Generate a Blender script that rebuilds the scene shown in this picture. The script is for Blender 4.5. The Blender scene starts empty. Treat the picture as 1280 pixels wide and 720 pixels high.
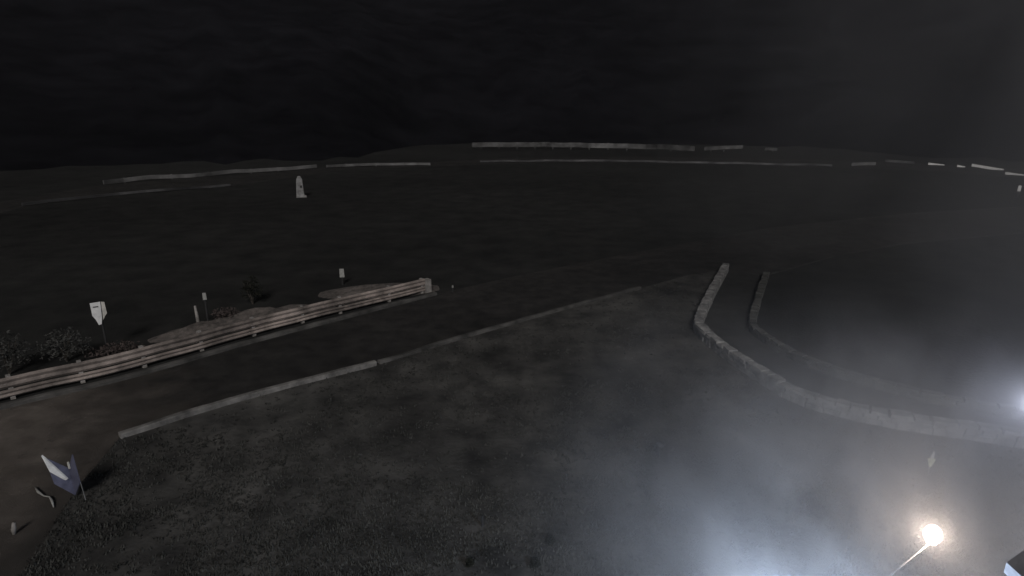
import bpy, bmesh, math, random
from mathutils import Vector, noise
from mathutils.geometry import tessellate_polygon
random.seed(7)
S = bpy.context.scene
COL = S.collection
R = math.radians

# ------------------------------------------------------------------ camera
CAM_H, PITCH, F = 8.0, R(16.0), 763.0          # metres, down tilt, focal length in pixels of a 1280 wide picture
cam_d = bpy.data.cameras.new('camera')
cam = bpy.data.objects.new('camera', cam_d)
COL.objects.link(cam)
cam.location = (0, 0, CAM_H)
cam.rotation_euler = (R(90) - PITCH, 0, 0)
cam_d.sensor_width = 36.0
cam_d.lens = 36.0 * F / 1280.0
cam_d.clip_end = 3000
S.camera = cam
CP, SP = math.cos(PITCH), math.sin(PITCH)

def ray(px, py):
    x, y = (px - 640) / F, (360 - py) / F
    return Vector((x, CP + y * SP, -SP + y * CP))

def at(px, py, z=0.0):
    d = ray(px, py)
    t = (z - CAM_H) / d.z
    return Vector((d.x * t, d.y * t, z))

def deep(px, py, depth):
    d = ray(px, py)
    return Vector((0, 0, CAM_H)) + d * depth

def scale_at(p):                               # pixels per metre (1280 wide picture) at a point
    return F / (p.y * CP + (CAM_H - p.z) * SP)

# ------------------------------------------------------------------ materials
def nodes(m):
    m.use_nodes = True
    nt = m.node_tree
    return nt, nt.nodes, nt.links

def mat(name, c1, c2, scale=3.0, rough=0.85, bump=0.3, bscale=None, big=None, metallic=0.0, lo=0.35, hi=0.65):
    m = bpy.data.materials.new(name)
    nt, N, L = nodes(m)
    b = N['Principled BSDF']
    b.inputs['Roughness'].default_value = rough
    b.inputs['Metallic'].default_value = metallic
    tc = N.new('ShaderNodeTexCoord')
    n1 = N.new('ShaderNodeTexNoise'); n1.inputs['Scale'].default_value = scale
    n1.inputs['Detail'].default_value = 8; n1.inputs['Roughness'].default_value = 0.65
    L.new(tc.outputs['Object'], n1.inputs['Vector'])
    cr = N.new('ShaderNodeValToRGB')
    cr.color_ramp.elements[0].position = lo; cr.color_ramp.elements[1].position = hi
    cr.color_ramp.elements[0].color = (*c1, 1); cr.color_ramp.elements[1].color = (*c2, 1)
    L.new(n1.outputs['Fac'], cr.inputs['Fac'])
    out = cr.outputs['Color']
    if big:
        s, k1, k2 = big
        n2 = N.new('ShaderNodeTexNoise'); n2.inputs['Scale'].default_value = s; n2.inputs['Detail'].default_value = 5
        L.new(tc.outputs['Object'], n2.inputs['Vector'])
        mr = N.new('ShaderNodeMapRange')
        mr.inputs['From Min'].default_value = 0.3; mr.inputs['From Max'].default_value = 0.7
        mr.inputs['To Min'].default_value = k1; mr.inputs['To Max'].default_value = k2
        L.new(n2.outputs['Fac'], mr.inputs['Value'])
        vm = N.new('ShaderNodeVectorMath'); vm.operation = 'SCALE'
        L.new(out, vm.inputs[0]); L.new(mr.outputs['Result'], vm.inputs['Scale'])
        out = vm.outputs['Vector']
    L.new(out, b.inputs['Base Color'])
    if bump:
        n3 = N.new('ShaderNodeTexNoise'); n3.inputs['Scale'].default_value = bscale or scale * 6
        n3.inputs['Detail'].default_value = 6
        L.new(tc.outputs['Object'], n3.inputs['Vector'])
        bp = N.new('ShaderNodeBump'); bp.inputs['Strength'].default_value = bump; bp.inputs['Distance'].default_value = 0.05
        L.new(n3.outputs['Fac'], bp.inputs['Height'])
        L.new(bp.outputs['Normal'], b.inputs['Normal'])
    return m

def lamp_mat(name, col, strength):
    m = bpy.data.materials.new(name)          # frosted glass: glows, and lets part of the bulb's light straight through
    nt, N, L = nodes(m)
    N.remove(N['Principled BSDF'])
    em = N.new('ShaderNodeEmission'); em.inputs['Color'].default_value = (*col, 1); em.inputs['Strength'].default_value = strength
    tr = N.new('ShaderNodeBsdfTransparent')
    mx = N.new('ShaderNodeMixShader'); mx.inputs['Fac'].default_value = .4
    L.new(tr.outputs[0], mx.inputs[1]); L.new(em.outputs[0], mx.inputs[2])
    L.new(mx.outputs[0], N['Material Output'].inputs['Surface'])
    return m

M = dict(
    soil=mat('rough grass soil', (0.026, 0.0255, 0.0245), (0.078, 0.0755, 0.071), 0.9, 0.95, 0.45, 9, (0.22, 0.55, 1.5)),
    field=mat('field painted dim', (0.018, 0.0184, 0.018), (0.034, 0.034, 0.0325), 0.5, 0.95, 0.35, 6, (0.03, 0.65, 1.3)),  # lamp light falling off with distance, painted in as a darker ground colour
    hill=mat('dark wooded hillside', (0.005, 0.005, 0.0064), (0.013, 0.013, 0.016), 0.06, 0.95, 0.3, 0.4, (0.012, 0.7, 1.35)),
    grass=mat('grass blades', (0.022, 0.0225, 0.02), (0.06, 0.06, 0.055), 1.2, 0.8, 0),
    asphalt=mat('worn asphalt', (0.014, 0.0135, 0.013), (0.036, 0.034, 0.032), 1.3, 0.9, 0.4, 60, (0.25, 0.7, 1.3)),
    warmglow=mat('worn asphalt with painted glow', (0.1, 0.086, 0.076), (0.18, 0.158, 0.14), 1.1, 0.95, 0.5, 40, (0.4, 0.75, 1.25)),  # warm lamp glow on the road, painted as a lighter brownish colour
    path=mat('trodden path', (0.02, 0.02, 0.019), (0.042, 0.041, 0.039), 1.5, 0.9, 0.5, 30, (0.3, 0.7, 1.2)),
    gravel=mat('gravel', (0.06, 0.053, 0.048), (0.15, 0.13, 0.12), 4, 0.95, 0.9, 25, (0.5, 0.7, 1.2)),
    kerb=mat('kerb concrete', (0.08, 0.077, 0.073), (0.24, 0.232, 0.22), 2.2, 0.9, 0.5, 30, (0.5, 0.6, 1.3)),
    dimkerb=mat('dark kerb concrete', (0.03, 0.029, 0.027), (0.115, 0.11, 0.104), 1.2, 0.9, 0.5, 30, (0.3, 0.5, 1.3)),  # kerb concrete in a darker tone
    stone=mat('field stone', (0.1, 0.1, 0.1), (0.33, 0.325, 0.315), 2.6, 0.9, 0.8, 14, (0.4, 0.6, 1.3)),
    darker=mat('darker field stone', (0.035, 0.036, 0.032), (0.12, 0.12, 0.11), 1.4, 0.9, 0.8, 14, (0.4, 0.5, 1.3)),  # field stone in a darker, slightly greener tone for the inner wall
    mortar=mat('wall core', (0.08, 0.08, 0.08), (0.18, 0.175, 0.17), 3, 0.95, 0.8, 18),
    rail=mat('weathered rail', (0.09, 0.076, 0.067), (0.34, 0.287, 0.255), 1.1, 0.7, 0.25, 14, (0.6, 0.65, 1.3)),
    post=mat('weathered post', (0.16, 0.15, 0.14), (0.34, 0.32, 0.3), 4, 0.8, 0.3),
    farrail=mat('far pale rail', (0.05, 0.05, 0.05), (0.24, 0.24, 0.24), 0.35, 0.7, 0.2, 6, (0.12, 0.5, 1.3)),
    farthest=mat('dull far rail', (0.02, 0.02, 0.02), (0.2, 0.2, 0.2), 0.3, 0.7, 0.2, 6, (0.05, 0.3, 1.2)),
    faint=mat('faint far rail', (0.015, 0.015, 0.017), (0.15, 0.15, 0.155), 0.3, 0.7, 0.2, 6, (0.09, 0.3, 1.2)),
    white=mat('aged white paint', (0.6, 0.6, 0.6), (0.82, 0.82, 0.8), 5, 0.6, 0.15),
    limewash=mat('weathered limewash', (0.12, 0.12, 0.12), (0.32, 0.32, 0.32), 2.2, 0.8, 0.2),
    refl=mat('dull reflector', (0.22, 0.22, 0.21), (0.34, 0.34, 0.32), 5, 0.7, 0.15),
    pale=mat('pale paint', (0.42, 0.41, 0.38), (0.66, 0.64, 0.58), 5, 0.7, 0.15),
    yellowish=mat('faded yellow reflector', (0.45, 0.45, 0.3), (0.7, 0.7, 0.5), 8, 0.6, 0.1),
    dark=mat('dark metal', (0.012, 0.012, 0.013), (0.035, 0.035, 0.035), 6, 0.7, 0.2),
    weed=mat('dark weed leaves', (0.008, 0.009, 0.007), (0.022, 0.022, 0.016), 6, 0.85, 0),
    shrub=mat('grey green shrub leaves', (0.03, 0.031, 0.029), (0.065, 0.065, 0.06), 4, 0.8, 0),
    redshrub=mat('reddish shrub leaves', (0.04, 0.03, 0.027), (0.085, 0.065, 0.06), 4, 0.8, 0),
    bark=mat('bark', (0.03, 0.025, 0.02), (0.08, 0.07, 0.06), 8, 0.9, 0.5),
    blue=mat('blue board', (0.05, 0.052, 0.085), (0.12, 0.125, 0.19), 3, 0.6, 0.15),
    steel=mat('painted grey steel', (0.12, 0.12, 0.12), (0.2, 0.2, 0.2), 6, 0.55, 0.1),
    roof=mat('grey roof sheet', (0.24, 0.24, 0.27), (0.34, 0.34, 0.37), 2, 0.7, 0.2),
    render=mat('grey render wall', (0.2, 0.2, 0.2), (0.32, 0.31, 0.3), 2, 0.9, 0.3),
    globe_warm=lamp_mat('lit warm globe', (1.0, 0.8, 0.62), 7),
    globe_cool=lamp_mat('lit cool globe', (0.86, 0.9, 1.0), 4),
)

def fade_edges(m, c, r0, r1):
    # the painted warm glow thins out towards its rim: a noisy radial mask round the patch's middle
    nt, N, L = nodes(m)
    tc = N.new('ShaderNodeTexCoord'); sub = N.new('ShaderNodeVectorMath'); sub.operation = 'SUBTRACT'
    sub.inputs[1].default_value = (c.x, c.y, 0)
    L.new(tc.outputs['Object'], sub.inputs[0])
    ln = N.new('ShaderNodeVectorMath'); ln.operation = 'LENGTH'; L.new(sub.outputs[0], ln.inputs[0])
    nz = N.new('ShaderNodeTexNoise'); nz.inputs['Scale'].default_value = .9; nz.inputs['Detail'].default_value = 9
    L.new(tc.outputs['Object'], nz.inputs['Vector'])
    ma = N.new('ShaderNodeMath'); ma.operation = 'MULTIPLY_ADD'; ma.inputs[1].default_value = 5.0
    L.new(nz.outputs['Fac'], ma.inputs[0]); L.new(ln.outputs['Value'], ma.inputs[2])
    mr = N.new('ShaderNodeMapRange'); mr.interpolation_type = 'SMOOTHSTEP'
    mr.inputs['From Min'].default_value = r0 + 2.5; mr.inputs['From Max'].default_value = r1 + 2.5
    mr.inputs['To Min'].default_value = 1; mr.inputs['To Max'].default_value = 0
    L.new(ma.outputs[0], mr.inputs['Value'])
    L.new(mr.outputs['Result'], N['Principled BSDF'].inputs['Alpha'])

for key, val in (('hill', 0.0), ('field', .1), ('soil', .2), ('asphalt', .25), ('warmglow', .25), ('path', .25), ('grass', .2), ('weed', .1)):
    M[key].node_tree.nodes['Principled BSDF'].inputs['Specular IOR Level'].default_value = val

# ------------------------------------------------------------------ mesh helpers
def link(name, bm, m, parent=None, smooth=False):
    me = bpy.data.meshes.new(name)
    bmesh.ops.recalc_face_normals(bm, faces=bm.faces[:])
    bm.to_mesh(me); bm.free()
    me.materials.append(m)
    if smooth:
        for p in me.polygons: p.use_smooth = True
    o = bpy.data.objects.new(name, me)
    COL.objects.link(o)
    if parent is not None:
        o.parent = parent
    return o

def tag(o, label=None, cat=None, group=None, kind=None):
    if label: o['label'] = label
    if cat: o['category'] = cat
    if group: o['group'] = group
    if kind: o['kind'] = kind
    return o

def thing(name, loc, label, cat, group=None, rz=0.0):
    o = bpy.data.objects.new(name, None)
    o.empty_display_size = 0.2
    COL.objects.link(o)
    o.location = loc; o.rotation_euler = (0, 0, rz)
    return tag(o, label, cat, group)

def copy_tree(o, parent=None):
    c = o.copy(); COL.objects.link(c)
    if parent is not None: c.parent = parent
    for ch in list(o.children): copy_tree(ch, c)
    return c

def box(bm, c, s, rz=0.0, taper=1.0, jit=0.0):
    cx, cy, cz = c; hx, hy, hz = s[0] / 2, s[1] / 2, s[2] / 2
    vs = []
    for z in (-hz, hz):
        k = taper if z > 0 else 1.0
        for x, y in ((-hx, -hy), (hx, -hy), (hx, hy), (-hx, hy)):
            x1 = x * k + random.uniform(-jit, jit); y1 = y * k + random.uniform(-jit, jit)
            z1 = z + (random.uniform(-jit, jit) if jit else 0)
            vs.append(bm.verts.new((cx + x1 * math.cos(rz) - y1 * math.sin(rz), cy + x1 * math.sin(rz) + y1 * math.cos(rz), cz + z1)))
    for f in ((0, 3, 2, 1), (4, 5, 6, 7), (0, 1, 5, 4), (1, 2, 6, 5), (2, 3, 7, 6), (3, 0, 4, 7)):
        bm.faces.new([vs[i] for i in f])
    return vs

def tube(bm, pts, radii, n=10, cap=True):
    pts = [Vector(p) for p in pts]
    if not isinstance(radii, (list, tuple)): radii = [radii] * len(pts)
    rings = []
    for i, p in enumerate(pts):
        d = (pts[min(i + 1, len(pts) - 1)] - pts[max(i - 1, 0)]).normalized()
        u = d.cross(Vector((0, 0, 1)))
        if u.length < 1e-3: u = Vector((1, 0, 0))
        u.normalize(); v = d.cross(u).normalized()
        rings.append([bm.verts.new(p + (u * math.cos(a) + v * math.sin(a)) * radii[i]) for a in (2 * math.pi * k / n for k in range(n))])
    for a, b in zip(rings, rings[1:]):
        for k in range(n):
            bm.faces.new((a[k], a[(k + 1) % n], b[(k + 1) % n], b[k]))
    if cap:
        bm.faces.new(rings[0][::-1]); bm.faces.new(rings[-1])

def prism(bm, outline, y0, y1):                # outline in (x, z), extruded along y
    a = [bm.verts.new((x, y0, z)) for x, z in outline]
    b = [bm.verts.new((x, y1, z)) for x, z in outline]
    n = len(a)
    bm.faces.new(a); bm.faces.new(b[::-1])
    for i in range(n):
        bm.faces.new((a[i], b[i], b[(i + 1) % n], a[(i + 1) % n]))

def resample(pts, step):
    pts = [Vector(p) for p in pts]
    out = [pts[0]]
    for a, b in zip(pts, pts[1:]):
        n = max(1, int(round((b - a).length / step)))
        for i in range(1, n + 1): out.append(a.lerp(b, i / n))
    return out

def smooth_line(pts, it=2):
    for _ in range(it):
        q = [pts[0]]
        for a, b in zip(pts, pts[1:]):
            q += [a.lerp(b, 0.25), a.lerp(b, 0.75)]
        q.append(pts[-1]); pts = q
    return pts

def sweep(bm, pts, prof):                      # closed profile [(side, z)] along a ground line; side > 0 is left of travel
    rings = []
    for i, p in enumerate(pts):
        d = (pts[min(i + 1, len(pts) - 1)] - pts[max(i - 1, 0)]); d.z = 0; d.normalize()
        nrm = Vector((-d.y, d.x, 0))
        rings.append([bm.verts.new(p + nrm * s + Vector((0, 0, z))) for s, z in prof])
    n = len(prof)
    for a, b in zip(rings, rings[1:]):
        for k in range(n):
            bm.faces.new((a[k], a[(k + 1) % n], b[(k + 1) % n], b[k]))
    bm.faces.new(rings[0][::-1]); bm.faces.new(rings[-1])
    return rings

def sheet(name, pts, z, m):
    bm = bmesh.new()
    vs = [bm.verts.new((p.x, p.y, z)) for p in pts]
    for tri in tessellate_polygon([[Vector((p.x, p.y, 0)) for p in pts]]):
        bm.faces.new([vs[k] for k in tri])
    bmesh.ops.recalc_face_normals(bm, faces=bm.faces[:])
    if bm.faces[:][0].normal.z < 0: bmesh.ops.reverse_faces(bm, faces=bm.faces[:])
    me = bpy.data.meshes.new(name); bm.to_mesh(me); bm.free()
    me.materials.append(m)
    o = bpy.data.objects.new(name, me); COL.objects.link(o)
    o['kind'] = 'structure'
    return o

def inside(x, y, poly):
    c = False; n = len(poly)
    for i in range(n):
        a, b = poly[i], poly[i - 1]
        if (a.y > y) != (b.y > y) and x < (b.x - a.x) * (y - a.y) / (b.y - a.y) + a.x: c = not c
    return c

# ------------------------------------------------------------------ ground, road, path
bm = bmesh.new()
xs = [-420, -200, -100] + [-60 + 2.0 * i for i in range(61)] + [100, 200, 420]
ys = [-40, -10] + [2.0 * i for i in range(41)] + [110, 160, 240, 420]
grid = [[bm.verts.new((x, y, 0)) for x in xs] for y in ys]
for j in range(len(ys) - 1):
    for i in range(len(xs) - 1):
        bm.faces.new((grid[j][i], grid[j][i + 1], grid[j + 1][i + 1], grid[j + 1][i]))
ground = link('ground', bm, M['soil']); ground['kind'] = 'structure'

far_edge = [at(*p) for p in ((-330, 600), (0, 509), (160, 473), (300, 431), (420, 400), (543, 368), (640, 346), (780, 318), (960, 285))]
near_edge = [at(*p) for p in ((150, 547), (300, 499), (470, 456), (600, 416), (740, 377), (860, 344), (908, 337), (957, 344), (1040, 321), (1130, 304), (1400, 280))]
road_poly = far_edge + [at(1130, 268), at(1400, 252)] + near_edge[::-1] + [at(95, 612), at(40, 700), at(-60, 830), at(-600, 830)]
sheet('road', road_poly, 0.004, M['asphalt'])
wall_a = [at(*p) for p in ((907, 338), (888, 372), (872, 408), (873, 418), (905, 445), (950, 476), (995, 504), (1060, 522), (1120, 534), (1185, 543), (1330, 566))]
wall_b = [at(*p) for p in ((958, 345), (947, 378), (939, 408), (943, 418), (970, 437), (1010, 458), (1080, 482), (1170, 505), (1340, 535))]
path_poly = wall_a + wall_b[::-1]
sheet('path', path_poly, 0.006, M['path'])
field_poly = far_edge + [at(1130, 267), at(1402, 251), Vector((400, 75, 0)), Vector((400, 410, 0)), Vector((-400, 410, 0)), Vector((-400, 60, 0)), Vector((-60, 8, 0))]
field_right = [at(1402, 281), at(1130, 305), at(1045, 320)] + wall_b + [Vector((60, 26, 0)), Vector((400, 60, 0)), Vector((400, 74, 0))]
sheet('field', field_poly, 0.002, M['field'])
sheet('field', field_right, 0.002, M['field'])
fade_edges(M['warmglow'], Vector((-15.5, 12, 0)), 1.5, 9.0)
glow_pts = far_edge[:3] + [at(420, 403), at(470, 456), at(300, 499), at(150, 547), at(95, 612), at(40, 700), at(-60, 830), at(-500, 830)]
sheet('painted_glow', glow_pts, 0.008, M['warmglow'])  # sheet over the asphalt that stands in for warm light at the left
fr_out = [at(*p) for p in ((-60, 262), (130, 231), (260, 220), (395, 210), (540, 202.5), (640, 197), (800, 196), (960, 199), (1100, 202), (1200, 207), (1330, 216))]
fr_in = [at(*p) for p in ((-60, 285), (30, 258), (150, 244), (290, 233), (430, 212), (540, 208), (700, 203), (870, 205), (1040, 210), (1180, 214), (1330, 229))]
sheet('far_road', fr_out + fr_in[::-1], 0.004, M['asphalt'])

# dark hillside beyond the bend
bm = bmesh.new()
hr = []
for j in range(15):
    v = j / 14
    row = []
    for i in range(81):
        a = R(-62 + 124 * i / 80)
        near = min(1, max(0, (-.08 - a) / .22)) + min(1, max(0, (a - .42) / .18))
        foot = 170 - (54 if a < 0 else 28) * near * near * (3 - 2 * near) + 12 * noise.noise(Vector((a * 30, 8.3, 0)))
        d = foot + (395 - foot) * v
        x, y = math.sin(a) * d, math.cos(a) * d
        z = 96 * v ** 1.35 * (.93 + .2 * noise.noise(Vector((x * .006, y * .006, 2)))) + 2.2 * v * noise.noise(Vector((x * .05, y * .05, 5))) - .02
        row.append(bm.verts.new((x, y, z)))
    hr.append(row)
for j in range(14):
    for i in range(80):
        bm.faces.new((hr[j][i], hr[j][i + 1], hr[j + 1][i + 1], hr[j + 1][i]))
o = link('hills', bm, M['hill'], smooth=True); o['kind'] = 'structure'

# gravel banks behind the barrier: low uneven mounds
def bank(name, c, rx, ry, h, rz, m):
    bm = bmesh.new(); n = 28
    g = []
    for j in range(n + 1):
        row = []
        for i in range(n + 1):
            u, v = 2 * i / n - 1, 2 * j / n - 1
            r = math.hypot(u, v)
            k = max(0.0, 1 - r * r) ** 1.3
            z = h * k * (0.75 + 0.5 * noise.noise(Vector((u * 3 + c.x, v * 3, 1.3)))) + 0.04 * k * noise.noise(Vector((u * 11, v * 11, c.y)))
            x, y = u * rx, v * ry
            row.append(bm.verts.new((c.x + x * math.cos(rz) - y * math.sin(rz), c.y + x * math.sin(rz) + y * math.cos(rz), max(z, 0) - (0.03 if r >= 1 else -0.002))))
        g.append(row)
    for j in range(n):
        for i in range(n):
            bm.faces.new((g[j][i], g[j][i + 1], g[j + 1][i + 1], g[j + 1][i]))
    o = link(name, bm, m, smooth=True); o['kind'] = 'structure'
bank('gravel_bank', at(345, 396), 2.6, 1.0, 0.5, R(25), M['gravel'])
bank('gravel_bank', at(475, 364), 2.9, 1.2, 0.34, R(12), M['gravel'])
bank('gravel_bank', at(255, 412), 2.0, 0.7, 0.32, R(42), M['gravel'])

# ------------------------------------------------------------------ kerbs
def kerb(pts, w, h, m, label, name='kerb', group=None):
    pts = resample(smooth_line(pts), 0.5)
    bm = bmesh.new()
    rings = sweep(bm, pts, [(-w / 2, 0), (w / 2, 0), (w / 2, h * 0.85), (w / 2 - 0.03, h), (-w / 2 + 0.03, h), (-w / 2, h * 0.85)])
    for i, r in enumerate(rings):              # uneven, partly sunk stones
        dz = 0.035 * noise.noise(pts[i] * 0.9) ; dx = 0.03 * noise.noise(pts[i] * 1.3 + Vector((5, 0, 0)))
        for v in r[2:]: v.co.z += dz
        for v in r: v.co.x += dx
    o = link(name, bm, m)
    return tag(o, label, 'kerb', group)
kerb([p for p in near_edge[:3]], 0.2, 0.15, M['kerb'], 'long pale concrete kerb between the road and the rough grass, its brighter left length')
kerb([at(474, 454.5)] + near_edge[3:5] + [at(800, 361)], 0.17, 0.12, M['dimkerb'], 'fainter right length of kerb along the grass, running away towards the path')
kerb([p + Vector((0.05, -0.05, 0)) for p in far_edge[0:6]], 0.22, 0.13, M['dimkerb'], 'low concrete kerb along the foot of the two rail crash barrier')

# ------------------------------------------------------------------ crash barrier with two rails
bar_line = [at(*p) for p in ((-330, 592), (0, 501), (160, 466), (300, 424), (420, 393), (480, 379), (530, 366))]
bar_line = resample(smooth_line(bar_line), 0.5)
t = thing('crash_barrier', bar_line[0], 'weathered two rail crash barrier running along the far side of the road', 'barrier')
base = Vector(bar_line[0])
loc_line = [p - base for p in bar_line]
def wavy(pts, k=0.02):
    return [p + Vector((k * noise.noise(p * 0.8), k * noise.noise(p * 0.8 + Vector((9, 0, 0))), 1.4 * k * noise.noise(p * 0.6 + Vector((0, 7, 0))))) for p in pts]
def beam(z0, z1, off=-0.07):
    h = z1 - z0
    return [(off, z0), (off - 0.05, z0 + h * .22), (off - 0.01, z0 + h * .5), (off - 0.05, z0 + h * .78), (off, z1), (off + 0.025, z1), (off + 0.025, z0)]
bm = bmesh.new(); sweep(bm, wavy(loc_line), beam(0.38, 0.70)); link('upper_rail', bm, M['rail'], t)
bm = bmesh.new(); sweep(bm, wavy(loc_line), beam(0.10, 0.33)); link('lower_rail', bm, M['rail'], t)
acc = 0.0; k = 0
for i in range(len(loc_line)):
    if i % 4 == 2:
        p = loc_line[i]
        d = loc_line[min(i + 1, len(loc_line) - 1)] - loc_line[i - 1]
        bm = bmesh.new()
        box(bm, (p.x, p.y, 0.37), (0.12, 0.14, 0.74 + random.uniform(-.03, .04)), math.atan2(d.y, d.x) + random.uniform(-.06, .06), 0.94)
        link('post', bm, M['post'], t)
        k += 1
bm = bmesh.new()
p = loc_line[-1]
box(bm, (p.x + 0.12, p.y + 0.12, 0.31), (0.34, 0.3, 0.62), R(45), 0.92, 0.012)
link('end_block', bm, M['post'], t)

# ------------------------------------------------------------------ stone walls beside the path
def stone_wall(line, h, w, label, gapseed, sm='stone'):
    random.seed(gapseed)
    pts = smooth_line([Vector(p) for p in line], 2)
    base = Vector(pts[0])
    t = thing('stone_wall', base, label, 'wall')
    lp = [p - base for p in resample(pts, 0.3)]
    bm = bmesh.new()
    sweep(bm, lp, [(-w * .36, 0), (w * .36, 0), (w * .33, h * .8), (-w * .33, h * .8)])
    link('wall_core', bm, M['mortar'], t)
    bm = bmesh.new()
    cum = [0.0]
    for a, b in zip(lp, lp[1:]): cum.append(cum[-1] + (b - a).length)
    def pos(s):
        for i in range(len(lp) - 1):
            if cum[i + 1] >= s:
                f = (s - cum[i]) / max(1e-6, cum[i + 1] - cum[i])
                return lp[i].lerp(lp[i + 1], f), (lp[i + 1] - lp[i])
        return lp[-1], lp[-1] - lp[-2]
    for side in (-1, 1):
        z = 0.0
        for course in range(2):
            hh = h * (0.46, 0.36)[course]
            s = random.uniform(0, .2)
            while s < cum[-1]:
                l = random.uniform(.22, .48)
                p, d = pos(min(s + l / 2, cum[-1]))
                a = math.atan2(d.y, d.x)
                n = Vector((-math.sin(a), math.cos(a), 0))
                q = p + n * side * w * .34
                box(bm, (q.x, q.y, z + hh / 2), (l * .96, w * .3, hh * random.uniform(.88, 1.02)), a + random.uniform(-.05, .05), .93, .016)
                s += l
            z += hh
    link('face_stones', bm, M[sm], t)
    bm = bmesh.new()
    s = 0.1
    while s < cum[-1]:
        l = random.uniform(.3, .6)
        p, d = pos(min(s + l / 2, cum[-1]))
        a = math.atan2(d.y, d.x)
        hh = h * random.uniform(.17, .3)
        box(bm, (p.x, p.y, h * .82 + hh / 2), (l * .97, w * random.uniform(.95, 1.1), hh), a + random.uniform(-.06, .06), .9, .018)
        s += l
    link('coping', bm, M[sm], t)
    return t
stone_wall(wall_a, 0.38, 0.34, 'low pale stone wall on the outer side of the bent path, brighter of the two', 3)
stone_wall(wall_b, 0.28, 0.28, 'lower dim stone wall on the inner side of the bent path', 4, 'darker')

# ------------------------------------------------------------------ far barriers round the bend
FG = 'far barriers round the distant bend'
def far_rail(pts, h, label, z0=0.25, post=4.0, thick=0.12, m='farrail'):
    w = [at(*p) if len(p) == 2 else deep(*p) for p in pts]
    w = resample(w, 2.0)
    base = Vector((w[0].x, w[0].y, 0))
    t = thing('far_barrier', base, label, 'barrier', FG)
    lp = [p - base for p in w]
    bm = bmesh.new()
    r = sweep(bm, lp, [(-thick / 2, z0 * h), (thick / 2, z0 * h), (thick / 2, h), (-thick / 2, h)])
    for i, ring in enumerate(r):
        dz = (0.28 if h < 1 else 0.1) * h * noise.noise(lp[i] * 0.23 + base)
        for v in ring: v.co.z += dz
    link('rail', bm, M[m], t)
    acc = 0
    for a, b in zip(lp, lp[1:]):
        acc += (b - a).length
        if acc >= post:
            acc = 0
            bm = bmesh.new()
            ph = a.z + h * random.uniform(.9, 1.12)
            box(bm, (a.x, a.y + thick / 2 + .1, ph / 2), (0.16, 0.16, ph), 0)
            link('post', bm, M[m], t)
    return t
far_rail([(130, 232), (155, 229), (190, 226), (260, 221), (330, 216), (396, 211)], .62, 'long pale far barrier at the upper left, behind the white tapered pillar')
far_rail([(28, 258), (90, 251), (150, 244), (215, 239), (288, 233)], .32, 'dim low far barrier at the left, in front of the long pale one', m='faint')
far_rail([(408, 210.5), (432, 209), (470, 208), (538, 207)], .5, 'short far barrier just right of the white tapered pillar')
far_rail([(590, 186), (680, 186), (760, 187.5), (820, 189), (868, 191.5)], 1.45, 'longest and farthest pale barrier, straight along the skyline at the centre', .3, m='farthest')
far_rail([(880, 191), (905, 189.5), (928, 188.5)], 1.2, 'short far barrier at the right end of the longest skyline barrier', .4)
far_rail([(956, 191), (971, 189.5)], .9, 'tiny detached far barrier alone to the right of the skyline barriers', .35)
far_rail([(600, 203.5), (700, 202.5), (800, 203), (870, 205), (960, 206.5), (1040, 208.5)], .42, 'thin dim far barrier running just below the longest skyline barrier', m='faint')
far_rail([(1064, 208), (1094, 207.5)], .6, 'small dim far barrier left of a dark gap on the right')
far_rail([(1106, 203), (1142, 206)], .5, 'faint far barrier just right of the dark gap')
far_rail([(1160, 206.5, 98), (1180, 209.5, 97)], .45, 'small bright far barrier near the right end of the row', m='white')
far_rail([(1196, 209, 94), (1206, 211, 93.5)], .4, 'smallest far barrier stub beside the bright slanting one', m='white')
far_rail([(1214, 209.5, 91), (1254, 215.5, 88.8)], .5, 'brightest far barrier slanting down towards the right edge', m='white')
far_rail([(1256, 219, 82.5), (1290, 223.5, 80.5), (1340, 231, 77)], .42, 'last far barrier, running out of the right edge', m='white')

# ------------------------------------------------------------------ signs, pillar, posts
# white shield-like sign, left
p = at(133.5, 440); k = 1 / scale_at(p)
t = thing('road_sign', p, 'white sign tapering to a point at the bottom, on a dark post behind the barrier', 'sign', rz=R(30))
top = (440 - 375) * k * 1.02
def sx(x): return (x - 122) * k
def sz(y): return top - (y - 375) * k
bm = bmesh.new()
prism(bm, [(sx(114.6), sz(376)), (sx(125.4), sz(375.6)), (sx(124.2), sz(396)), (sx(122.6), sz(404)), (sx(119.6), sz(404.5)), (sx(117.4), sz(397)), (sx(114.8), sz(392))], -.06, -.03)
link('sign_panel', bm, M['white'], t)
bm = bmesh.new()
prism(bm, [(sx(126.1), sz(375.8)), (sx(129.4), sz(376.6)), (sx(130), sz(391)), (sx(127.6), sz(394)), (sx(125), sz(399))], -.045, -.02)
link('side_panel', bm, M['pale'], t)
bm = bmesh.new(); box(bm, (sx(119.8), -.066, sz(381.2)), (5.5 * k, .006, 1.3 * k)); link('dark_line', bm, M['dark'], t)
bm = bmesh.new(); tube(bm, [(0.03, 0.02, 0), (0.03, 0.02, top * .96)], .035); link('post', bm, M['dark'], t)

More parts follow.
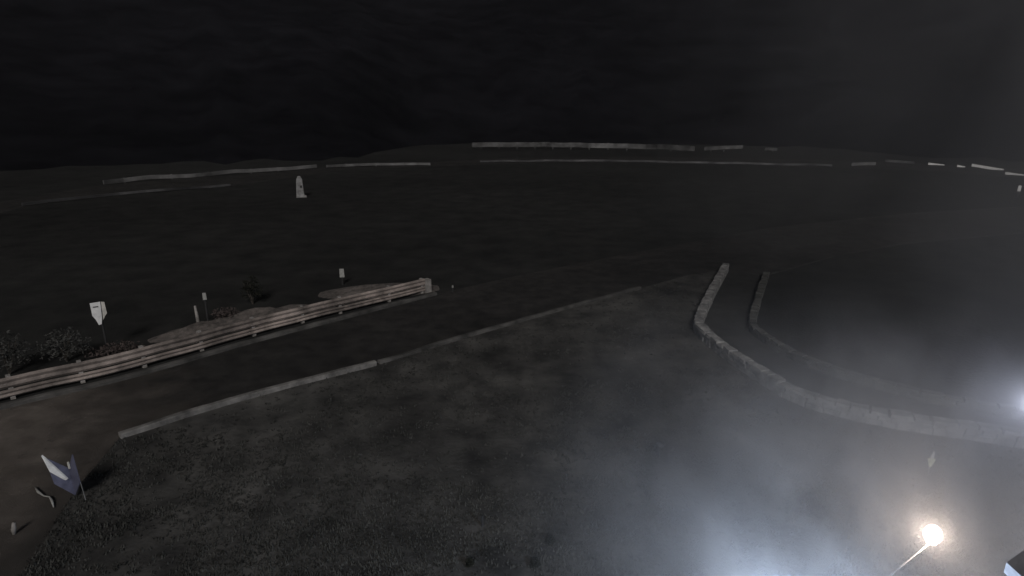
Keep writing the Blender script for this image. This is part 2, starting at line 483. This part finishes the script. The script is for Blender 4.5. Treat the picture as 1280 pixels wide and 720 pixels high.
# white tapered pillar, far left of centre
p = at(376, 246); k = 1 / scale_at(p)
t = thing('pillar', p, 'white tapered pillar with a small dark opening standing alone in the field', 'pillar', rz=R(16))
bm = bmesh.new()
box(bm, (0, 0, 11.5 * k), (9.5 * k, .7, 23 * k), 0, .72, .012)
bmesh.ops.bevel(bm, geom=bm.edges[:], offset=.04, segments=2, affect='EDGES')
link('body', bm, M['limewash'], t)
bm = bmesh.new(); box(bm, (0, 0, 24.2 * k), (5.6 * k, .44, 2.6 * k), 0, .6); link('cap', bm, M['limewash'], t)
bm = bmesh.new(); box(bm, (.12, -.318, 13 * k), (2.6 * k, .02, 2.8 * k)); link('opening', bm, M['dark'], t)
bm = bmesh.new(); box(bm, (.1, -.12, .07), (12.5 * k, .95, .14), 0, .9, .01); link('plinth', bm, M['stone'], t)

# small reflector posts
RG = 'roadside reflector posts'
def reflector(px, base_y, y0, y1, w, label, m='refl', tilt=0.0):
    p = at(px, base_y); k = 1 / scale_at(p)
    h = (base_y - y0) * k
    t = thing('reflector_post', p, label, 'post', RG, rz=math.atan2(-p.x, p.y) * .9)
    bm = bmesh.new()
    tube(bm, [(0, 0, 0), (tilt * h, 0, h * .99)], [.045, .035], 8)
    link('post', bm, M['dark'], t)
    bm = bmesh.new()
    box(bm, (tilt * h * .9, -.055, h - (y1 - y0) * k / 2), (w * k, .03, (y1 - y0) * k), 0, .85, .003)
    bmesh.ops.bevel(bm, geom=bm.edges[:], offset=.006, segments=1, affect='EDGES')
    link('reflector', bm, M[m], t)
    return t
reflector(260.5, 404, 364, 373, 4.5, 'small dark post with one pale reflector behind the middle of the crash barrier')
reflector(428.5, 356, 335, 346, 6, 'pale reflector post standing on the gravel near the far end of the crash barrier')
reflector(1272, 246, 232, 239, 3.5, 'tiny bright reflector post at the right edge below the far barriers', 'white')
reflector(566, 364, 356, 359, 2.2, 'tiny faint reflector post just past the end of the crash barrier')
p = at(249, 408); k = 1 / scale_at(p)
bm = bmesh.new(); tube(bm, [(0, 0, 0), (-.02, 0, 12 * k), (-.05, 0, 27 * k)], [.075, .065, .04], 8)
o = link('wooden_stake', bm, M['post'], smooth=True); o.location = p
tag(o, 'grey leaning wooden stake beside the small reflector post behind the barrier', 'stake')

# pale yellowish marker stake in the mist, right
p = at(1160, 592); k = 1 / scale_at(p)
t = thing('marker_stake', p, 'small pale yellowish arrow headed marker stake in the mist above the globe lamp', 'marker')
bm = bmesh.new(); tube(bm, [(0, 0, 0), (0, 0, 15 * k)], .016, 8); link('stake', bm, M['post'], t)
bm = bmesh.new(); prism(bm, [(-1.2 * k, 10 * k), (1.2 * k, 11 * k), (5 * k, 21 * k), (-5 * k, 22 * k)], -.03, .0); link('marker_head', bm, M['yellowish'], t)
bm = bmesh.new(); prism(bm, [(-2.2 * k, 22.2 * k), (2.6 * k, 21.6 * k), (1.8 * k, 31 * k), (.6 * k, 32 * k)], -.025, -.005); link('marker_tip', bm, M['pale'], t)

# dark garden bollard and dark stake in the grass
p = at(824, 571); k = 1 / scale_at(p)
t = thing('bollard', p, 'small dark mushroom capped bollard in the grass at the edge of the mist', 'bollard')
bm = bmesh.new(); tube(bm, [(0, 0, 0), (0, 0, 16 * k)], [.035, .03], 10); link('post', bm, M['dark'], t)
bm = bmesh.new(); tube(bm, [(0, 0, 15.5 * k), (0, 0, 17 * k), (0, 0, 19 * k), (0, 0, 20 * k)], [5.2 * k, 5.2 * k, 3.6 * k, .8 * k], 14); link('cap', bm, M['dark'], t)
p = at(603, 658); k = 1 / scale_at(p)
bm = bmesh.new(); box(bm, (0, 0, 8 * k), (3 * k, 3 * k, 16 * k), .3, .9, .003)
o = link('dark_stake', bm, M['dark']); o.location = p
tag(o, 'short dark square stake standing in the rough grass at the bottom centre', 'stake')

# ------------------------------------------------------------------ plants
def leaf_clump(bm, n, rx, ry, rz_, size, cz):
    for _ in range(n):
        a = random.uniform(0, 6.283); b = random.uniform(-.25, 1); r = random.random() ** .45
        h = math.sqrt(max(0, 1 - b * b))
        c = Vector((rx * r * h * math.cos(a), ry * r * h * math.sin(a), cz + rz_ * r * b))
        c += Vector((.25 * rx * noise.noise(c * 3), .25 * ry * noise.noise(c * 3 + Vector((4, 0, 0))), 0.2 * rz_ * noise.noise(c * 4)))
        u = Vector((random.gauss(0, 1), random.gauss(0, 1), random.gauss(0, .7))).normalized() * size * random.uniform(.6, 1.3)
        v = u.cross(Vector((random.gauss(0, 1), random.gauss(0, 1), random.gauss(0, 1)))).normalized() * size * .35
        vs = [bm.verts.new(c - u), bm.verts.new(c + v), bm.verts.new(c + u), bm.verts.new(c - v)]
        bm.faces.new(vs)
def shrub(px, py, w, h, label, leaf='shrub', n=900, group='shrubs behind the barrier', name='shrub'):
    p = at(px, py); k = 1 / scale_at(p)
    W, H = w * k / 2, h * k
    t = thing(name, p, label, 'shrub', group)
    bm = bmesh.new()
    for i in range(5):
        a = random.uniform(0, 6.28); r = random.uniform(.2, .7)
        tube(bm, [(0, 0, 0), (.5 * r * W * math.cos(a), .5 * r * W * math.sin(a), H * .4), (r * W * math.cos(a), r * W * math.sin(a), H * .8)], [.03, .02, .008], 5)
    link('stem', bm, M['bark'], t)
    bm = bmesh.new(); leaf_clump(bm, n, W, W * .8, H * .62, .06, H * .4); link('foliage', bm, M[leaf], t)
shrub(12, 468, 58, 56, 'grey green shrub at the left edge behind the barrier')
shrub(84, 452, 62, 42, 'wide grey shrub behind the barrier, left of the white sign\'s post')
shrub(150, 446, 66, 17, 'low reddish shrub spreading along the back of the barrier under the white sign', 'redshrub', 700)
shrub(283, 400, 40, 16, 'small reddish shrub beside the gravel bank behind the barrier', 'redshrub', 400)
shrub(316, 380, 26, 36, 'tall dark shrub standing behind the gravel bank', 'weed', 700)
def weed(px, py, s, label):
    p = at(px, py); k = 1 / scale_at(p)
    bm = bmesh.new()
    leaf_clump(bm, 220, s * k * .5, s * k * .5, s * k * .8, .035, s * k * .3)
    o = link('weed_clump', bm, M['weed']); o.location = p
    tag(o, label, 'weed', 'dark weeds in the grass')
weed(688, 680, 12, 'dark weed clump in the grass, rightmost of the three at the bottom')
weed(669, 709, 13, 'dark weed clump close to the bottom edge, between two others')
weed(587, 707, 10, 'small dark weed clump at the bottom, left of the dark stake\'s foot')

# ------------------------------------------------------------------ blue folded board and pale things near it
p = at(98, 622); k = 1 / scale_at(p)
t = thing('folded_board', p, 'blue V shaped folded board with a white upper edge standing at the road corner', 'board')
def bx(x): return (x - 93) * k * .72
def bz(y): return (624 - y) * k * 1.28
def slab(pts, th=.018):
    bm = bmesh.new()
    pts = [Vector(q) for q in pts]
    n = (pts[1] - pts[0]).cross(pts[2] - pts[0]).normalized() * th
    a = [bm.verts.new(q) for q in pts]; b = [bm.verts.new(q + n) for q in pts]
    bm.faces.new(a); bm.faces.new(b[::-1]); m_ = len(a)
    for i in range(m_): bm.faces.new((a[i], b[i], b[(i + 1) % m_], a[(i + 1) % m_]))
    return bm
A, Nn, P, B = (bx(62), -.18, bz(574)), (bx(84), .06, bz(593)), (bx(87), .02, bz(622)), (bx(105), -.1, bz(574))
link('left_leaf', slab([A, Nn, P, (bx(68), -.16, bz(604))]), M['blue'], t)
link('right_leaf', slab([Nn, B, (bx(109), -.12, bz(604)), P]), M['blue'], t)
link('white_edge', slab([(bx(61), -.22, bz(572)), (bx(64.5), -.2, bz(575.5)), (bx(82.5), -.02, bz(603)), (bx(79), -.03, bz(604)), (bx(67), -.19, bz(590))], .03), M['white'], t)
link('white_mark', slab([(bx(89), -.035, bz(584)), (bx(91), -.045, bz(584)), (bx(91.5), -.045, bz(591)), (bx(90), -.04, bz(591))], .03), M['pale'], t)
bm = bmesh.new(); tube(bm, [(bx(105), -.08, bz(590)), (bx(109), -.1, bz(604)), (bx(112.5), -.12, 0.02)], .009, 6); link('leg', bm, M['steel'], t)
bm = bmesh.new(); tube(bm, [at(44, 609, .05), at(48, 615, .05), at(55, 620, .05), at(62, 621, .06), at(65, 626, .05), at(67, 634, .04)], [.012, .028, .012, .016, .026, .01], 8)
o = link('bent_branch', bm, M['refl'], smooth=True)
tag(o, 'pale bent branch lying on the road left of the blue folded board', 'branch')
p = at(19, 668); k = 1 / scale_at(p)
bm = bmesh.new(); tube(bm, [(-.02, 0, 0), (0, 0, 8 * k), (.03, 0, 17 * k)], [.03, .045, .03], 8)
o = link('pale_stake', bm, M['post'], smooth=True); o.location = p
tag(o, 'short pale stake at the road edge in the lower left corner', 'stake')

# ------------------------------------------------------------------ grass
bm = bmesh.new()
ex = [road_poly, path_poly]
random.seed(11)
cnt = 0
while cnt < 15000:
    py = 720 - 520 * random.random() ** 1.25
    px = random.uniform(-40, 1320)
    q = at(px, py + 30)
    if q.y > 70 or any(inside(q.x, q.y, e) for e in ex): continue
    if inside(q.x, q.y, field_poly) or inside(q.x, q.y, field_right): continue
    if noise.noise(q * .35) < -.12 and random.random() < .8: continue
    cnt += 1
    s = random.uniform(.025, .06) * (1 + .6 * noise.noise(q * .2))
    for b_ in range(4):
        a = random.uniform(0, 6.283); lean = random.uniform(.2, 1.1) * s
        w = .012 + .0006 * q.y
        o0 = q + Vector((random.uniform(-.06, .06), random.uniform(-.06, .06), 0))
        sd = Vector((-math.sin(a), math.cos(a), 0)) * w
        bm.faces.new((bm.verts.new(o0 - sd), bm.verts.new(o0 + sd), bm.verts.new(o0 + Vector((math.cos(a) * lean, math.sin(a) * lean, s)))))
g = link('grass', bm, M['grass']); g['kind'] = 'stuff'

# ------------------------------------------------------------------ lamps
LG = 'lamps shining in the mist'
def street_lamp(foot, head, globe_r, gm, label, power, col, light_r=.06):
    head = Vector(head); foot = Vector(foot)
    t = thing('street_lamp', (foot.x, foot.y, 0), label, 'lamp', LG)
    h = head - Vector((foot.x, foot.y, 0))
    top_z = foot.z
    bm = bmesh.new(); tube(bm, [(0, 0, 0), (0, 0, .25), (0, 0, .27), (0, 0, top_z)], [.07, .07, .045, .04], 12); link('pole', bm, M['steel'], t)
    bm = bmesh.new()
    mid = Vector((h.x * .5, h.y * .5, top_z + (h.z - globe_r - top_z) * .55))
    tube(bm, [(0, 0, top_z - .02), mid, (h.x * .9, h.y * .9, top_z + (h.z - globe_r - top_z) * .92), (h.x, h.y, h.z - globe_r * .9)], [.013, .011, .011, .02], 8); link('arm', bm, M['steel'], t)
    bm = bmesh.new(); bmesh.ops.create_uvsphere(bm, u_segments=24, v_segments=16, radius=1)
    for v in bm.verts: v.co = Vector((v.co.x * globe_r * .82, v.co.y * globe_r * .82, v.co.z * globe_r)) + h
    gl = link('globe', bm, gm, t, smooth=True)
    bm = bmesh.new(); tube(bm, [(h.x, h.y, h.z - globe_r * 1.15), (h.x, h.y, h.z - globe_r * .9)], [.035, .06], 12); link('collar', bm, M['steel'], t)
    ld = bpy.data.lights.new('lamp_light', 'POINT'); ld.energy = power; ld.color = col; ld.shadow_soft_size = light_r
    lo = bpy.data.objects.new('lamp_light', ld); COL.objects.link(lo)
    lo.parent = t; lo.location = h
    return t
street_lamp(deep(1084, 744, 7.0), deep(1166, 668, 7.6), .122, M['globe_warm'], 'lit warm white globe lamp on a thin slanting arm at the lower right', 175, (1.0, .82, .68))
fB = deep(1293, 505, 11.5)
street_lamp(fB + Vector((1.1, .2, -.25)), fB, .14, M['globe_cool'], 'lit cool white globe lamp half cut off by the right edge', 115, (.74, .8, 1.0))
fC = deep(985, 768, 6.2)
street_lamp(fC + Vector((-.3, -.6, -.4)), fC, .16, M['globe_cool'], 'cool lamp just under the bottom edge making the bright blue white glow in the mist', 1250, (.64, .78, 1.0))

# ------------------------------------------------------------------ hut whose roof corner shows at the right edge
c0 = deep(1258, 703, 4.6)
t = thing('hut', (c0.x + .15, c0.y - .15, 0), 'grey hut of which only a roof corner shows at the lower right edge', 'hut')
hx, hy, ez = 2.4, 3.2, c0.z
bm = bmesh.new(); box(bm, (.2 + hx / 2 - .1, -hy / 2 - .1, (ez - .1) / 2), (hx, hy, ez - .1)); link('wall', bm, M['render'], t)
bm = bmesh.new()
rz_ = ez + 1.5
prism(bm, [(-.15, ez), (hx / 2 + .1, rz_), (hx + .35, ez), (hx + .35, ez - .09), (hx / 2 + .1, rz_ - .1), (-.15, ez - .09)], .15, -hy - .3)
link('roof', bm, M['roof'], t)

# ------------------------------------------------------------------ haze and mist
def vol_box(name, lo, hi):
    bm = bmesh.new()
    lo, hi = Vector(lo), Vector(hi); c = (lo + hi) / 2; s = hi - lo
    box(bm, (0, 0, 0), s)
    m = bpy.data.materials.new(name)
    nt, N, L = nodes(m); N.remove(N['Principled BSDF'])
    pv = N.new('ShaderNodeVolumePrincipled')
    L.new(pv.outputs['Volume'], N['Material Output'].inputs['Volume'])
    o = link(name, bm, m); o.location = c
    o['kind'] = 'stuff'
    return o, m, pv, N, L
o, m, pv, N, L = vol_box('haze', (-430, -45, -1), (430, 430, 118))
pv.inputs['Color'].default_value = (.9, .9, .93, 1); pv.inputs['Density'].default_value = .0009; pv.inputs['Anisotropy'].default_value = .78

def mist(lo, hi, dens, aniso, edge, mscale, mloc, nmin=.38, nmax=.68, base=.12, nscale=.33):
    # drifting mist round the lamps: one body of uneven density with a soft edge
    o, m, pv, N, L = vol_box('mist', lo, hi)
    pv.inputs['Color'].default_value = (.93, .93, .95, 1); pv.inputs['Anisotropy'].default_value = aniso
    tc = N.new('ShaderNodeTexCoord')
    nz = N.new('ShaderNodeTexNoise'); nz.inputs['Scale'].default_value = nscale; nz.inputs['Detail'].default_value = 4; nz.inputs['Roughness'].default_value = .55; nz.inputs['Distortion'].default_value = .7
    mp = N.new('ShaderNodeMapping'); mp.inputs['Scale'].default_value = mscale; mp.inputs['Location'].default_value = mloc
    L.new(tc.outputs['Object'], mp.inputs['Vector']); L.new(mp.outputs['Vector'], nz.inputs['Vector'])
    mr = N.new('ShaderNodeMapRange'); mr.inputs['From Min'].default_value = nmin; mr.inputs['From Max'].default_value = nmax
    mr.inputs['To Min'].default_value = base; mr.inputs['To Max'].default_value = 1.0
    L.new(nz.outputs['Fac'], mr.inputs['Value'])
    sep = N.new('ShaderNodeSeparateXYZ'); L.new(tc.outputs['Object'], sep.inputs[0])
    prev = mr.outputs['Result']
    for ax, i in (('X', 0), ('Y', 1), ('Z', 2)):
        half = (hi[i] - lo[i]) / 2
        src = sep.outputs[ax]
        if ax != 'Z':
            ab = N.new('ShaderNodeMath'); ab.operation = 'ABSOLUTE'; L.new(src, ab.inputs[0]); src = ab.outputs[0]
        fm = N.new('ShaderNodeMapRange'); fm.interpolation_type = 'SMOOTHSTEP'
        fm.inputs['From Min'].default_value = half * edge[i]; fm.inputs['From Max'].default_value = half
        fm.inputs['To Min'].default_value = 1; fm.inputs['To Max'].default_value = 0
        L.new(src, fm.inputs['Value'])
        mu = N.new('ShaderNodeMath'); mu.operation = 'MULTIPLY'
        L.new(prev, mu.inputs[0]); L.new(fm.outputs['Result'], mu.inputs[1]); prev = mu.outputs[0]
    ms = N.new('ShaderNodeMath'); ms.operation = 'MULTIPLY'; L.new(prev, ms.inputs[0]); ms.inputs[1].default_value = dens
    L.new(ms.outputs[0], pv.inputs['Density'])
    return o
mist((-0.6, 1.5, -0.5), (15.5, 14.6, 5.5), .44, .3, (.0, .1, -.5), (1.1, 1.0, .8), (3.1, 1.7, .4), .38, .68, .05, .42)
mist((6.5, 5.5, -0.4), (18, 15, 21), .125, .3, (.0, .0, .1), (1.2, 1.2, .4), (7.1, 2.7, 1.4), .34, .7, .2)
mist((1.5, 7.0, 4.5), (26, 26, 28), .026, .2, (.1, .1, .0), (.7, .7, .7), (2.1, 4.7, 3.4), .36, .66, .05, .3)

# ------------------------------------------------------------------ night sky and moonlight
MOON_EL, MOON_AZ = 34.0, 179.0                 # azimuth clockwise from +Y: behind the camera, a little to the right
w = bpy.data.worlds.new('World'); S.world = w; w.use_nodes = True
wn, wl = w.node_tree.nodes, w.node_tree.links
sky = wn.new('ShaderNodeTexSky'); sky.sky_type = 'NISHITA'; sky.sun_disc = False
sky.sun_elevation = R(MOON_EL); sky.sun_rotation = R(MOON_AZ)
tint = wn.new('ShaderNodeVectorMath'); tint.operation = 'MULTIPLY'; tint.inputs[1].default_value = (1.05, .86, 1.3)
wl.new(sky.outputs['Color'], tint.inputs[0])
wl.new(tint.outputs['Vector'], wn['Background'].inputs['Color'])
wn['Background'].inputs['Strength'].default_value = .0006
sd = bpy.data.lights.new('moon', 'SUN'); sd.energy = 1.5; sd.angle = R(14); sd.color = (1, .96, .93)
so = bpy.data.objects.new('moon', sd); COL.objects.link(so)
az = R(MOON_AZ)
dirv = Vector((math.sin(az) * math.cos(R(MOON_EL)), math.cos(az) * math.cos(R(MOON_EL)), math.sin(R(MOON_EL))))
so.rotation_euler = dirv.to_track_quat('Z', 'Y').to_euler()

S.view_settings.view_transform = 'Standard'; S.view_settings.look = 'None'
S.view_settings.exposure = 0; S.view_settings.gamma = 1; S.view_settings.use_curve_mapping = False
S.render.engine = 'CYCLES'
S.cycles.use_denoising = True
S.cycles.volume_step_rate = 2.0
S.cycles.volume_max_steps = 128
S.cycles.max_bounces = 6; S.cycles.volume_bounces = 1
